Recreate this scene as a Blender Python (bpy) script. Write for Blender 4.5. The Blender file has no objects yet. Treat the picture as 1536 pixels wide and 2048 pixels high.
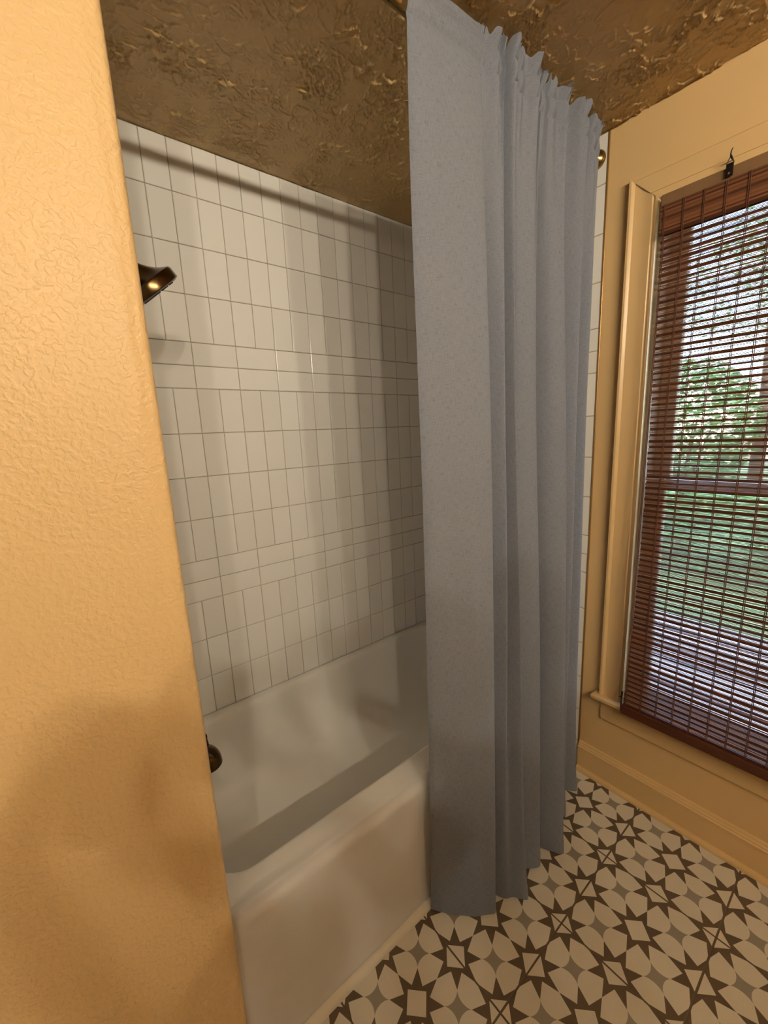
import bpy, bmesh, math, random
from mathutils import Vector, Matrix
import numpy as np

random.seed(7)
rng = np.random.default_rng(11)
S = bpy.context.scene
COL = S.collection
PI = math.pi

# ------------------------------------------------------------------ camera
CEIL = 2.443
cam_d = bpy.data.cameras.new('camera')
cam_d.sensor_fit = 'HORIZONTAL'
cam_d.sensor_width = 36.0
cam_d.lens = 816.0 / 1536.0 * 36.0
cam_d.clip_start = 0.02
cam = bpy.data.objects.new('camera', cam_d)
COL.objects.link(cam)
yaw, pit, rol = 0.6642, -0.1881, -0.0455
fw = Vector((math.sin(yaw) * math.cos(pit), math.cos(yaw) * math.cos(pit), math.sin(pit)))
rt = Vector((math.cos(yaw), -math.sin(yaw), 0))
up = rt.cross(fw)
rt2 = math.cos(rol) * rt + math.sin(rol) * up
up2 = -math.sin(rol) * rt + math.cos(rol) * up
M = Matrix((rt2, up2, -fw)).transposed().to_4x4()
M.translation = Vector((-0.4203, -1.573, 1.4806))
cam.matrix_world = M
S.camera = cam

# ------------------------------------------------------------------ world, exposure
S.view_settings.view_transform = 'Standard'
S.view_settings.look = 'None'
S.view_settings.gamma = 1.0
S.view_settings.exposure = 0.0
S.view_settings.use_curve_mapping = False
W = bpy.data.worlds.new('world')
S.world = W
W.use_nodes = True
wn = W.node_tree.nodes
bg = wn['Background']
sky = wn.new('ShaderNodeTexSky')
sky.sky_type = 'NISHITA'
sky.sun_disc = False
sky.sun_elevation = math.radians(42)
sky.sun_rotation = math.radians(200)
W.node_tree.links.new(sky.outputs[0], bg.inputs[0])
SKY_STRENGTH = 2.6
bg.inputs[1].default_value = SKY_STRENGTH

BULB_COLOUR = (1.0, 0.87, 0.66)
BULB_STRENGTH = 1320.0
BULB_R = 0.034
BULB_Y, BULB_Z = -3.10, 2.355
BULB_X = (0.0, -0.40, -0.79, -1.22)

# ------------------------------------------------------------------ node helpers
def new_mat(name):
    m = bpy.data.materials.new(name)
    m.use_nodes = True
    nt = m.node_tree
    b = nt.nodes['Principled BSDF']
    return m, nt, b

def simple(name, col, rough=0.5, metal=0.0, spec=0.5, noise=0.0, nscale=30.0, bump=0.0, bscale=60.0, bdist=0.002):
    m, nt, b = new_mat(name)
    b.inputs['Roughness'].default_value = rough
    b.inputs['Metallic'].default_value = metal
    b.inputs['Specular IOR Level'].default_value = spec
    tc = nt.nodes.new('ShaderNodeTexCoord')
    n = nt.nodes.new('ShaderNodeTexNoise')
    n.inputs['Scale'].default_value = nscale
    n.inputs['Detail'].default_value = 4
    nt.links.new(tc.outputs['Object'], n.inputs['Vector'])
    mx = nt.nodes.new('ShaderNodeMix')
    mx.data_type = 'RGBA'
    mx.inputs[6].default_value = tuple(c * (1 - noise) for c in col[:3]) + (1,)
    mx.inputs[7].default_value = tuple(min(1, c * (1 + noise)) for c in col[:3]) + (1,)
    nt.links.new(n.outputs['Fac'], mx.inputs[0])
    nt.links.new(mx.outputs[2], b.inputs['Base Color'])
    if bump:
        n2 = nt.nodes.new('ShaderNodeTexNoise')
        n2.inputs['Scale'].default_value = bscale
        n2.inputs['Detail'].default_value = 3
        nt.links.new(tc.outputs['Object'], n2.inputs['Vector'])
        bp = nt.nodes.new('ShaderNodeBump')
        bp.inputs['Strength'].default_value = bump
        bp.inputs['Distance'].default_value = bdist
        nt.links.new(n2.outputs['Fac'], bp.inputs['Height'])
        nt.links.new(bp.outputs[0], b.inputs['Normal'])
    return m

class NX:
    """tiny expression helper over Math nodes"""
    def __init__(s, nt): s.nt = nt
    def op(s, o, a, b=None, c=None):
        n = s.nt.nodes.new('ShaderNodeMath'); n.operation = o
        for i, v in enumerate((a, b, c)):
            if v is None: continue
            if isinstance(v, (int, float)): n.inputs[i].default_value = v
            else: s.nt.links.new(v, n.inputs[i])
        return n.outputs[0]
    def add(s, a, b): return s.op('ADD', a, b)
    def sub(s, a, b): return s.op('SUBTRACT', a, b)
    def mul(s, a, b): return s.op('MULTIPLY', a, b)
    def mad(s, a, b, c): return s.op('MULTIPLY_ADD', a, b, c)
    def mx(s, a, b): return s.op('MAXIMUM', a, b)
    def mn(s, a, b): return s.op('MINIMUM', a, b)
    def gt(s, a, b): return s.op('GREATER_THAN', a, b)
    def lt(s, a, b): return s.op('LESS_THAN', a, b)
    def ab(s, a): return s.op('ABSOLUTE', a)
    def mix(s, f, A, B):
        n = s.nt.nodes.new('ShaderNodeMix'); n.data_type = 'RGBA'
        if isinstance(f, (int, float)): n.inputs[0].default_value = f
        else: s.nt.links.new(f, n.inputs[0])
        for i, v in ((6, A), (7, B)):
            if isinstance(v, tuple): n.inputs[i].default_value = v + ((1,) if len(v) == 3 else ())
            else: s.nt.links.new(v, n.inputs[i])
        return n.outputs[2]
    def smooth(s, v, a, b, c=0.0, d=1.0):
        n = s.nt.nodes.new('ShaderNodeMapRange'); n.interpolation_type = 'SMOOTHSTEP'
        s.nt.links.new(v, n.inputs[0])
        for i, q in enumerate((a, b, c, d)): n.inputs[i + 1].default_value = q
        return n.outputs[0]
    def noise(s, vec, scale, detail=3, rough=0.5, dist=0.0):
        n = s.nt.nodes.new('ShaderNodeTexNoise')
        n.inputs['Scale'].default_value = scale; n.inputs['Detail'].default_value = detail
        n.inputs['Roughness'].default_value = rough; n.inputs['Distortion'].default_value = dist
        s.nt.links.new(vec, n.inputs['Vector'])
        return n
    def bump(s, h, strength, dist, normal=None):
        n = s.nt.nodes.new('ShaderNodeBump')
        n.inputs['Strength'].default_value = strength; n.inputs['Distance'].default_value = dist
        s.nt.links.new(h, n.inputs['Height'])
        if normal is not None: s.nt.links.new(normal, n.inputs['Normal'])
        return n.outputs[0]

# ------------------------------------------------------------------ materials
GOLD = (0.68, 0.475, 0.232)

def wall_paint(name, orange_peel):
    m, nt, b = new_mat(name); x = NX(nt)
    tc = nt.nodes.new('ShaderNodeTexCoord').outputs['Object']
    n1 = x.noise(tc, 3.0, 3)
    c = x.mix(n1.outputs['Fac'], tuple(v * 0.95 for v in GOLD), tuple(v * 1.05 for v in GOLD))
    nt.links.new(c, b.inputs['Base Color'])
    b.inputs['Roughness'].default_value = 0.42
    b.inputs['Specular IOR Level'].default_value = 0.35
    if orange_peel:
        a = x.noise(tc, 120, 2, 0.45, 0.3)
        h = x.smooth(a.outputs['Fac'], 0.38, 0.66)
        a2 = x.noise(tc, 210, 2, 0.5)
        h2 = x.mad(a2.outputs['Fac'], 0.35, h)
        nt.links.new(x.bump(h2, 0.5, 0.0013), b.inputs['Normal'])
    else:
        a = x.noise(tc, 160, 2, 0.5)
        nt.links.new(x.bump(a.outputs['Fac'], 0.12, 0.001), b.inputs['Normal'])
    return m

def ceiling_paint():
    m, nt, b = new_mat('ceiling_textured_paint'); x = NX(nt)
    tc = nt.nodes.new('ShaderNodeTexCoord').outputs['Object']
    b.inputs['Base Color'].default_value = (0.62, 0.43, 0.20, 1)
    b.inputs['Roughness'].default_value = 0.36
    b.inputs['Specular IOR Level'].default_value = 0.5
    fine = x.noise(tc, 140, 3, 0.6).outputs['Fac']
    nt.links.new(x.bump(fine, 0.35, 0.0012), b.inputs['Normal'])
    return m

def tile_glaze():
    m, nt, b = new_mat('white_glazed_tile'); x = NX(nt)
    tc = nt.nodes.new('ShaderNodeTexCoord').outputs['Object']
    geo = nt.nodes.new('ShaderNodeNewGeometry')
    c = x.mix(geo.outputs['Random Per Island'], (0.78, 0.775, 0.75), (0.84, 0.835, 0.81))
    nt.links.new(c, b.inputs['Base Color'])
    b.inputs['Roughness'].default_value = 0.13
    b.inputs['Specular IOR Level'].default_value = 0.5
    a = x.noise(tc, 14, 2, 0.5)
    nt.links.new(x.bump(a.outputs['Fac'], 0.10, 0.004), b.inputs['Normal'])
    return m

def floor_tile():
    m, nt, b = new_mat('star_pattern_floor_tile'); x = NX(nt)
    tc = nt.nodes.new('ShaderNodeTexCoord').outputs['Object']
    sp = nt.nodes.new('ShaderNodeSeparateXYZ'); nt.links.new(tc, sp.inputs[0])
    P = 0.1524
    ox, oy = 0.562, -1.099
    def cell(o, off):
        v = x.mad(o, 1.0 / P, -off / P + 0.5)
        f = x.op('FRACT', v)
        return x.sub(f, 0.5)
    def uedge(o, off):       # distance to nearest physical tile joint (0.3048 pitch), metres
        v = x.mad(o, 1.0 / (2 * P), -off / (2 * P) + 0.5)
        f = x.ab(x.sub(x.op('FRACT', v), 0.5))
        return x.mul(f, 2 * P)
    a0 = x.ab(cell(sp.outputs[0], ox)); b0 = x.ab(cell(sp.outputs[1], oy))
    u = x.mx(a0, b0); v = x.mn(a0, b0)
    V = (0.229, 0.093); T0 = (0.5, 0.0); T1 = (0.336, 0.336)
    def side(p, q):          # signed line value, positive on the origin side
        dx, dy = q[0] - p[0], q[1] - p[1]
        A, B = -dy, dx
        C = dy * p[0] - dx * p[1]
        s = 1.0 if C > 0 else -1.0
        return x.add(x.mad(u, A * s, C * s), x.mul(v, B * s))
    star = x.gt(x.mx(side(T0, V), side(V, T1)), 0.0)
    square = x.lt(x.add(u, v), 0.232)
    # small grey four-point star round the cell corner
    gu = x.sub(0.5, v); gv = x.sub(0.5, u)          # gu >= gv, distances from the corner
    d1 = x.mul(x.add(gu, gv), 0.70711); d2 = x.mul(x.sub(gu, gv), 0.70711)
    gq = x.add(x.op('POWER', d1, 0.62), x.op('POWER', x.mx(d2, 0.0), 0.62))
    grey = x.lt(gq, 0.232 ** 0.62)
    n1 = x.noise(tc, 9, 4, 0.6).outputs['Fac']
    n2 = x.noise(tc, 420, 2, 0.6).outputs['Fac']
    spk = x.mad(n2, 0.5, x.mul(n1, 0.5))
    cream = x.mix(spk, (0.58, 0.545, 0.465), (0.73, 0.695, 0.61))
    brown = x.mix(spk, (0.088, 0.066, 0.046), (0.135, 0.102, 0.072))
    gcol = x.mix(spk, (0.24, 0.225, 0.195), (0.31, 0.29, 0.25))
    c = x.mix(star, cream, brown)
    c = x.mix(square, c, cream)
    c = x.mix(grey, c, gcol)
    jd = x.mn(uedge(sp.outputs[0], ox), uedge(sp.outputs[1], oy))
    wob = x.mad(n1, 0.0018, 0.0016)
    joint = x.lt(jd, wob)
    c = x.mix(joint, c, x.mix(n1, (0.085, 0.060, 0.040), (0.14, 0.105, 0.072)))
    nt.links.new(c, b.inputs['Base Color'])
    b.inputs['Roughness'].default_value = 0.5
    b.inputs['Specular IOR Level'].default_value = 0.35
    h = x.mad(n2, 0.10, x.smooth(jd, 0.0, 0.004))
    nt.links.new(x.bump(h, 0.5, 0.0015), b.inputs['Normal'])
    return m

def linen():
    m, nt, b = new_mat('blue_grey_linen'); x = NX(nt)
    uv = nt.nodes.new('ShaderNodeUVMap'); uv.uv_map = 'UVMap'
    def stretched(sx, sy, detail=2):
        mp = nt.nodes.new('ShaderNodeMapping'); mp.inputs['Scale'].default_value = (sx, sy, 1)
        nt.links.new(uv.outputs[0], mp.inputs[0])
        return x.noise(mp.outputs[0], 1.0, detail, 0.55).outputs['Fac']
    warp = stretched(700, 55); weft = stretched(60, 700); blotch = stretched(6, 3, 3)
    weave = x.mul(x.add(warp, weft), 0.5)
    t = x.smooth(weave, 0.31, 0.69)
    col = x.mix(t, (0.205, 0.234, 0.298), (0.335, 0.368, 0.445))
    col = x.mix(x.mul(blotch, 0.25), col, (0.28, 0.30, 0.35))
    wr = x.noise(uv.outputs[0], 7, 4, 0.55, 0.8).outputs['Fac']
    nb = x.bump(weave, 0.35, 0.0012)
    nb = x.bump(wr, 0.55, 0.010, nb)
    nt.nodes.remove(b)
    dif = nt.nodes.new('ShaderNodeBsdfDiffuse'); tra = nt.nodes.new('ShaderNodeBsdfTranslucent')
    thr = nt.nodes.new('ShaderNodeBsdfTransparent')
    for nd in (dif, tra):
        nt.links.new(nb, nd.inputs['Normal'])
    nt.links.new(col, dif.inputs[0])
    tra.inputs[0].default_value = (0.56, 0.58, 0.62, 1)
    mix = nt.nodes.new('ShaderNodeMixShader'); mix.inputs[0].default_value = 0.34
    nt.links.new(dif.outputs[0], mix.inputs[1]); nt.links.new(tra.outputs[0], mix.inputs[2])
    mix2 = nt.nodes.new('ShaderNodeMixShader')
    nt.links.new(x.smooth(weave, 0.46, 0.30, 0.02, 0.30), mix2.inputs[0])
    nt.links.new(mix.outputs[0], mix2.inputs[1]); nt.links.new(thr.outputs[0], mix2.inputs[2])
    nt.links.new(mix2.outputs[0], nt.nodes['Material Output'].inputs[0])
    return m

def bamboo(name, dark, light, rough=0.45):
    m, nt, b = new_mat(name); x = NX(nt)
    tc = nt.nodes.new('ShaderNodeTexCoord').outputs['Object']
    mp = nt.nodes.new('ShaderNodeMapping'); mp.inputs['Scale'].default_value = (30, 3.5, 160)
    nt.links.new(tc, mp.inputs[0])
    n = x.noise(mp.outputs[0], 1.0, 4, 0.6).outputs['Fac']
    geo = nt.nodes.new('ShaderNodeNewGeometry')
    t = x.mad(geo.outputs['Random Per Island'], 0.6, x.mul(n, 0.5))
    nt.links.new(x.mix(t, dark, light), b.inputs['Base Color'])
    b.inputs['Roughness'].default_value = rough
    return m

M_wall = wall_paint('gold_wall_paint', False)
M_peel = wall_paint('gold_orange_peel_paint', True)
M_dark = simple('darkened_wall_paint', (0.10, 0.075, 0.05), 0.6, noise=0.05, nscale=4)  # tone of the unseen walls, darkened to cut bounced light
M_trim = simple('gold_trim_paint', GOLD, 0.33, spec=0.45, noise=0.04, nscale=8, bump=0.06, bscale=40)
M_sash = simple('off_white_sash_paint', (0.55, 0.50, 0.38), 0.4, noise=0.08, nscale=12, bump=0.1, bscale=50)
M_ceil = ceiling_paint()
M_tile = tile_glaze()
M_grout = simple('beige_grout', (0.42, 0.37, 0.28), 0.85, noise=0.15, nscale=40)
M_floor = floor_tile()
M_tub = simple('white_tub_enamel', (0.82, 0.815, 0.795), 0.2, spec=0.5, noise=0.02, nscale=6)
M_apron_shaded = simple('shaded_dusty_apron_enamel', (0.70, 0.69, 0.675), 0.38, spec=0.4, noise=0.06, nscale=9)  # basin enamel darkened to mimic the apron's shade, plus some dust
M_round = simple('cream_floor_moulding', (0.72, 0.68, 0.58), 0.4, noise=0.05, nscale=25)
M_linen = linen()
M_brass = simple('aged_brass', (0.32, 0.215, 0.085), 0.26, metal=1.0, noise=0.1, nscale=20)
M_bronze = simple('dark_bronze', (0.135, 0.085, 0.038), 0.22, metal=1.0, noise=0.1, nscale=20)
M_black = simple('black_metal', (0.02, 0.016, 0.014), 0.4, metal=0.6)
M_steel = simple('bright_steel', (0.8, 0.8, 0.8), 0.25, metal=1.0)
M_reed = bamboo('brown_bamboo_reed', (0.07, 0.024, 0.010), (0.24, 0.10, 0.042))
M_slat = bamboo('dark_bamboo_slat', (0.030, 0.008, 0.004), (0.085, 0.024, 0.010))
M_cord = simple('brown_weaving_cord', (0.11, 0.036, 0.017), 0.8, noise=0.2, nscale=200)
M_head = simple('brown_wood_headrail', (0.20, 0.115, 0.055), 0.5, noise=0.2, nscale=14)
M_edge = simple('gold_tile_edge_trim', (0.40, 0.25, 0.10), 0.35, metal=0.7)

def glass_mat():
    m, nt, b = new_mat('window_glass')
    b.inputs['Base Color'].default_value = (0.95, 0.98, 0.98, 1)
    b.inputs['Roughness'].default_value = 0.02
    b.inputs['IOR'].default_value = 1.45
    b.inputs['Transmission Weight'].default_value = 1.0
    return m
M_glass = glass_mat()

def emit(name, col, s):
    m = bpy.data.materials.new(name); m.use_nodes = True
    nt = m.node_tree; nt.nodes.remove(nt.nodes['Principled BSDF'])
    e = nt.nodes.new('ShaderNodeEmission')
    e.inputs[0].default_value = tuple(col) + (1,); e.inputs[1].default_value = s
    nt.links.new(e.outputs[0], nt.nodes['Material Output'].inputs[0])
    return m

# ------------------------------------------------------------------ mesh helpers
def obj(name, bm, mat, parent=None, smooth=False, angle=None):
    me = bpy.data.meshes.new(name)
    bmesh.ops.recalc_face_normals(bm, faces=bm.faces)
    bm.to_mesh(me); bm.free()
    o = bpy.data.objects.new(name, me)
    COL.objects.link(o)
    mats = mat if isinstance(mat, (list, tuple)) else [mat]
    for m_ in mats: me.materials.append(m_)
    if smooth:
        for p in me.polygons: p.use_smooth = True
        if angle: me.set_sharp_from_angle(angle=math.radians(angle))
    if parent is not None:
        o.parent = parent
        o.matrix_parent_inverse = Matrix.Translation(-parent.location)
    return o

def box(bm, x0, x1, y0, y1, z0, z1, bev=0.0, seg=2):
    r = bmesh.ops.create_cube(bm, size=1.0)
    vs = r['verts']
    for v in vs:
        v.co = Vector((x0 + (v.co.x + .5) * (x1 - x0), y0 + (v.co.y + .5) * (y1 - y0), z0 + (v.co.z + .5) * (z1 - z0)))
    if bev:
        es = set(e for v in vs for e in v.link_edges)
        bmesh.ops.bevel(bm, geom=list(es), offset=bev, segments=seg, profile=0.5, affect='EDGES')

def grid_faces(bm, rows, close_u=False, close_v=False):
    vs = [[bm.verts.new(p) for p in r] for r in rows]
    n = len(vs); k = len(vs[0])
    for i in range(n if close_v else n - 1):
        for j in range(k if close_u else k - 1):
            a, b_, c, d = vs[i][j], vs[i][(j + 1) % k], vs[(i + 1) % n][(j + 1) % k], vs[(i + 1) % n][j]
            bm.faces.new((a, b_, c, d))
    return vs

def prism_along_y(bm, prof, y0, y1):
    """closed (x,z) profile extruded along y, capped"""
    vs = grid_faces(bm, [[(x_, y, z_) for x_, z_ in prof] for y in (y0, y1)], close_u=True)
    for r in vs: bm.faces.new(r)

def prism_along_z(bm, prof, z0, z1):
    vs = grid_faces(bm, [[(x_, y_, z) for x_, y_ in prof] for z in (z0, z1)], close_u=True)
    for r in vs: bm.faces.new(r)

def prism_along_x(bm, prof, x0, x1):
    vs = grid_faces(bm, [[(x, y_, z_) for y_, z_ in prof] for x in (x0, x1)], close_u=True)
    for r in vs: bm.faces.new(r)

def frame_of(d):
    d = Vector(d).normalized()
    a = Vector((0, 0, 1)) if abs(d.z) < 0.9 else Vector((1, 0, 0))
    u_ = d.cross(a).normalized()
    return u_, d.cross(u_)

def sweep(bm, path, radii, seg=20, cap=True):
    path = [Vector(p) for p in path]
    if not isinstance(radii, (list, tuple)): radii = [radii] * len(path)
    rows = []; pu = None
    for i, p in enumerate(path):
        d = (path[min(i + 1, len(path) - 1)] - path[max(i - 1, 0)]).normalized()
        if pu is None: u_, w_ = frame_of(d)
        else:
            u_ = (pu - d * pu.dot(d)).normalized(); w_ = d.cross(u_)
        pu = u_
        rows.append([p + radii[i] * (math.cos(2 * PI * k / seg) * u_ + math.sin(2 * PI * k / seg) * w_) for k in range(seg)])
    vs = grid_faces(bm, rows, close_u=True)
    if cap:
        bm.faces.new(vs[0]); bm.faces.new(vs[-1])

def lathe(bm, base, axis, prof, seg=40):
    """prof: (radius, height along axis)"""
    ax = Vector(axis).normalized(); u_, w_ = frame_of(ax); base = Vector(base)
    rows = [[base + ax * h + max(r, 1e-5) * (math.cos(2 * PI * k / seg) * u_ + math.sin(2 * PI * k / seg) * w_) for k in range(seg)] for r, h in prof]
    vs = grid_faces(bm, rows, close_u=True)
    bm.faces.new(vs[0]); bm.faces.new(vs[-1])

def thing(name, label, cat, loc=(0, 0, 0), group=None):
    o = bpy.data.objects.new(name, None); COL.objects.link(o)
    o.location = loc; o.empty_display_size = 0.1
    o['label'] = label; o['category'] = cat
    if group: o['group'] = group
    return o

def tag(o, label, cat, group=None):
    o['label'] = label; o['category'] = cat
    if group: o['group'] = group
    return o

def struct(name, bm, mat, parent=None, label=None, **k):
    o = obj(name, bm, mat, parent, **k)
    if parent is None:
        o['kind'] = 'structure'
        if label: o['label'] = label
    return o

def empty_struct(name, loc, label):
    o = bpy.data.objects.new(name, None); COL.objects.link(o); o.location = loc
    o['kind'] = 'structure'; o['label'] = label
    return o

# ------------------------------------------------------------------ room shell
XR = 1.178            # face of the right wall
XW = -0.283           # end of the left partition
YP = -0.84            # face of the left partition
XL, YF = -2.15, -3.22 # unseen room extents

bm = bmesh.new(); box(bm, XL - .1, XR + .12, YF - .1, 0.1, -0.1, 0.0)
struct('floor', bm, M_floor, label='cream and brown star patterned tile floor')

bm = bmesh.new(); box(bm, XL - .1, XR + .12, YF - .1, 0.1, CEIL, CEIL + 0.1)
ceil_o = struct('ceiling', bm, M_ceil, label='gold painted ceiling with rough trowelled texture')

def vnoise(X, Y, f, seed):
    r_ = np.random.default_rng(seed); T = r_.random((256, 256))
    x_ = X * f + 100.3; y_ = Y * f + 100.7
    xi = np.floor(x_).astype(int); yi = np.floor(y_).astype(int)
    u_ = x_ - xi; v_ = y_ - yi
    u_ = u_ * u_ * (3 - 2 * u_); v_ = v_ * v_ * (3 - 2 * v_)
    g_ = lambda a, b_: T[(xi + a) % 256, (yi + b_) % 256]
    return (g_(0, 0) * (1 - u_) + g_(1, 0) * u_) * (1 - v_) + (g_(0, 1) * (1 - u_) + g_(1, 1) * u_) * v_
def fbm(X, Y, f, seed, n=3):
    t = 0; a = 1; w = 0
    for k in range(n):
        t = t + a * vnoise(X, Y, f * 2 ** k, seed + k); w += a; a *= .5
    return t / w
def cell_edge(X, Y, f, seed):
    r_ = np.random.default_rng(seed); JX = r_.random((256, 256)); JY = r_.random((256, 256))
    x_ = X * f + 100; y_ = Y * f + 100
    xi = np.floor(x_).astype(int); yi = np.floor(y_).astype(int)
    f1 = np.full(X.shape, 9.); f2 = np.full(X.shape, 9.)
    for a in (-1, 0, 1):
        for b_ in (-1, 0, 1):
            d = np.hypot(xi + a + JX[(xi + a) % 256, (yi + b_) % 256] - x_, yi + b_ + JY[(xi + a) % 256, (yi + b_) % 256] - y_)
            f2 = np.minimum(f2, np.maximum(f1, d)); f1 = np.minimum(f1, d)
    return f2 - f1
def nsm(v, a, b_):
    t = np.clip((v - a) / (b_ - a), 0, 1); return t * t * (3 - 2 * t)
cx_ = np.arange(-0.33, XR + .004, .0026); cy_ = np.arange(-1.62, 0.004, .0026)
CX, CY = np.meshgrid(cx_, cy_)
wx = CX + .030 * (fbm(CX, CY, 22, 1) - .5) + .016 * (fbm(CX, CY, 70, 5, 2) - .5)
wy = CY + .030 * (fbm(CX, CY, 22, 11) - .5) + .016 * (fbm(CX, CY, 70, 15, 2) - .5)
HT = np.zeros_like(CX)
for f, hh, wd, sd in ((24, 1.0, .13, 21), (41, .75, .16, 31), (70, .5, .20, 33)):
    e = cell_edge(wx, wy, f, sd)
    br_ = nsm(fbm(CX, CY, f * .6, sd + 3, 2), .42, .58)
    HT = np.maximum(HT, hh * br_ * (1 - nsm(e, 0, wd)))
msk = nsm(fbm(CX, CY, 3.4, 41, 3), .34, .60)
msk = msk * (.35 + .65 * nsm(-CY, .10, .75)) 
HT = .0092 * HT * (.30 + .70 * msk) * (.55 + .9 * vnoise(CX, CY, 17, 71)) + .0022 * (fbm(CX, CY, 30, 51, 3) - .5) * (.25 + msk) + .0008 * (fbm(CX, CY, 5, 61, 2) - .5)
HT = HT - HT.min() + .0004
HT = HT * nsm(CY, -1.61, -1.45)
ny_, nx_ = CX.shape
me = bpy.data.meshes.new('trowelled_plaster')
co = np.stack([CX, CY, CEIL + .0012 - HT], -1).reshape(-1, 3)
idx = np.arange(ny_ * nx_).reshape(ny_, nx_)
qd = np.stack([idx[:-1, :-1], idx[1:, :-1], idx[1:, 1:], idx[:-1, 1:]], -1).reshape(-1, 4)
me.from_pydata(co.tolist(), [], qd.tolist())
me.materials.append(M_ceil)
me.polygons.foreach_set('use_smooth', [True] * len(qd))
tp = bpy.data.objects.new('trowelled_plaster', me); COL.objects.link(tp); tp.parent = ceil_o

# tiled walls: grout slab + individual bevelled glazed tiles
PT = 0.1545
ROW0 = 0.895
def tile_rows(zmin, zmax):
    rows = []
    k = -7
    while True:
        z0 = ROW0 + k * PT
        if z0 > zmax: break
        if k in (0, 5):
            for q in range(2):
                rows.append((z0 + q * PT / 2, z0 + (q + 1) * PT / 2, PT))
        else:
            rows.append((z0, z0 + PT, PT / 2))
        k += 1
    return [(max(a, zmin), min(b_, zmax), w) for a, b_, w in rows if min(b_, zmax) - max(a, zmin) > 0.006]

def tile(bm, to3, a0, a1, b0, b1, d=0.006, bev=0.0022):
    g = 0.0011
    a0 += g; a1 -= g; b0 += g; b1 -= g
    tx, ty = rng.normal(0, 0.0016), rng.normal(0, 0.0016)
    ca, cb = (a0 + a1) / 2, (b0 + b1) / 2
    def h(a, b_): return d + (a - ca) * tx + (b_ - cb) * ty
    rings = []
    for ins, lift in ((0, None), (0.0, -bev), (bev * .35, -bev * .3), (bev, 0.0)):
        r = []
        for a, b_ in ((a0 + ins, b0 + ins), (a1 - ins, b0 + ins), (a1 - ins, b1 - ins), (a0 + ins, b1 - ins)):
            r.append(to3(a, b_, 0.0 if lift is None else h(a, b_) + lift))
        rings.append(r)
    vs = grid_faces(bm, rings, close_u=True)
    bm.faces.new(vs[-1])

def tiled(name, to3, amin, amax, zmin, zmax, phase, parent=None, label=None):
    """a runs along the wall, joints at phase + n*PT/2"""
    bm = bmesh.new()
    for z0, z1, w in tile_rows(zmin, zmax):
        n0 = math.floor((amin - phase) / w)
        a = phase + n0 * w
        while a < amax:
            x0, x1 = max(a, amin), min(a + w, amax)
            if x1 - x0 > 0.006: tile(bm, to3, x0, x1, z0, z1)
            a += w
    o = obj(name, bm, M_tile, parent)
    return o

XE = -0.30            # face of the plumbing end wall
bm = bmesh.new(); box(bm, XE - .1, XR + .12, 0.0045, 0.1, 0, CEIL)
wb = struct('wall_back', bm, M_grout, label='white tiled back wall of the bath alcove')
tiled('tile_face', lambda a, b_, d: (a, 0.0060 - d, b_), XE, XR, 0.41, CEIL, 0.0, parent=wb)

bm = bmesh.new(); box(bm, XE - .1, XE - 0.0045, -0.84 + .02, 0.0045, 0, CEIL)
we = struct('wall_end', bm, M_grout, label='tiled plumbing wall behind the gold partition')
tiled('tile_face', lambda a, b_, d: (XE - 0.0060 + d, a, b_), -0.815, 0.0, 0.41, CEIL, 0.0, parent=we)

# right wall, gold, with the window opening
WY0, WY1 = -1.80, -1.008      # opening along y
WZ0, WZ1 = 0.400, 2.163
XG = XR + 0.002
bm = bmesh.new()
box(bm, XG, XG + .12, WY1, 0.1, 0, CEIL)
box(bm, XG, XG + .12, YF - .1, WY0, 0, CEIL)
box(bm, XG, XG + .12, WY0, WY1, 0, WZ0)
box(bm, XG, XG + .12, WY0, WY1, WZ1, CEIL)
wr = struct('wall_right', bm, M_wall, label='smooth gold wall with the window')
bm = bmesh.new(); box(bm, XR + 0.001, XG, -0.838, 0.0, 0, CEIL)
obj('grout_bed', bm, M_grout, wr)
tiled('tile_strip', lambda a, b_, d: (XR + 0.006 - d, a, b_), -0.838, 0.0, 0.0, CEIL, -0.838, parent=wr)
bm = bmesh.new(); box(bm, XR - 0.0025, XG, -0.8445, -0.8382, 0, CEIL, 0.0008, 1)
o = struct('trim_1', bm, M_edge, label='thin gold edge strip where the right hand tile stops')

# left partition with a rounded, caulked corner bead
bm = bmesh.new()
r = 0.011
prof = [(XL - .1, YP), (XW - 0.034, YP), (XW - 0.028, YP - 0.0016), (XW - 0.022, YP + 0.0002)]
for k in range(9):
    a = -PI / 2 + k * PI / 16
    prof.append((XW - r + r * math.cos(a), YP + r + r * math.sin(a)))
prof += [(XW, YP + .10 - .04), (XE - .0, YP + .06), (XE - .1, YP + .10), (XL - .1, YP + .10)]
prism_along_z(bm, prof, 0, CEIL)
struct('wall_left', bm, M_peel, label='gold orange-peel textured partition wall at left', smooth=True, angle=50)

bm = bmesh.new(); box(bm, XL - .1, XL, YF - .1, YP, 0, CEIL)
struct('wall_side', bm, M_dark, label='side wall darkened to cut bounce, out of the photo')
bm = bmesh.new(); box(bm, XL - .1, XR + .12, YF - .1, YF, 0, CEIL)
struct('wall_front', bm, M_dark, label='wall darkened to cut bounce, behind the viewer')

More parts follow.
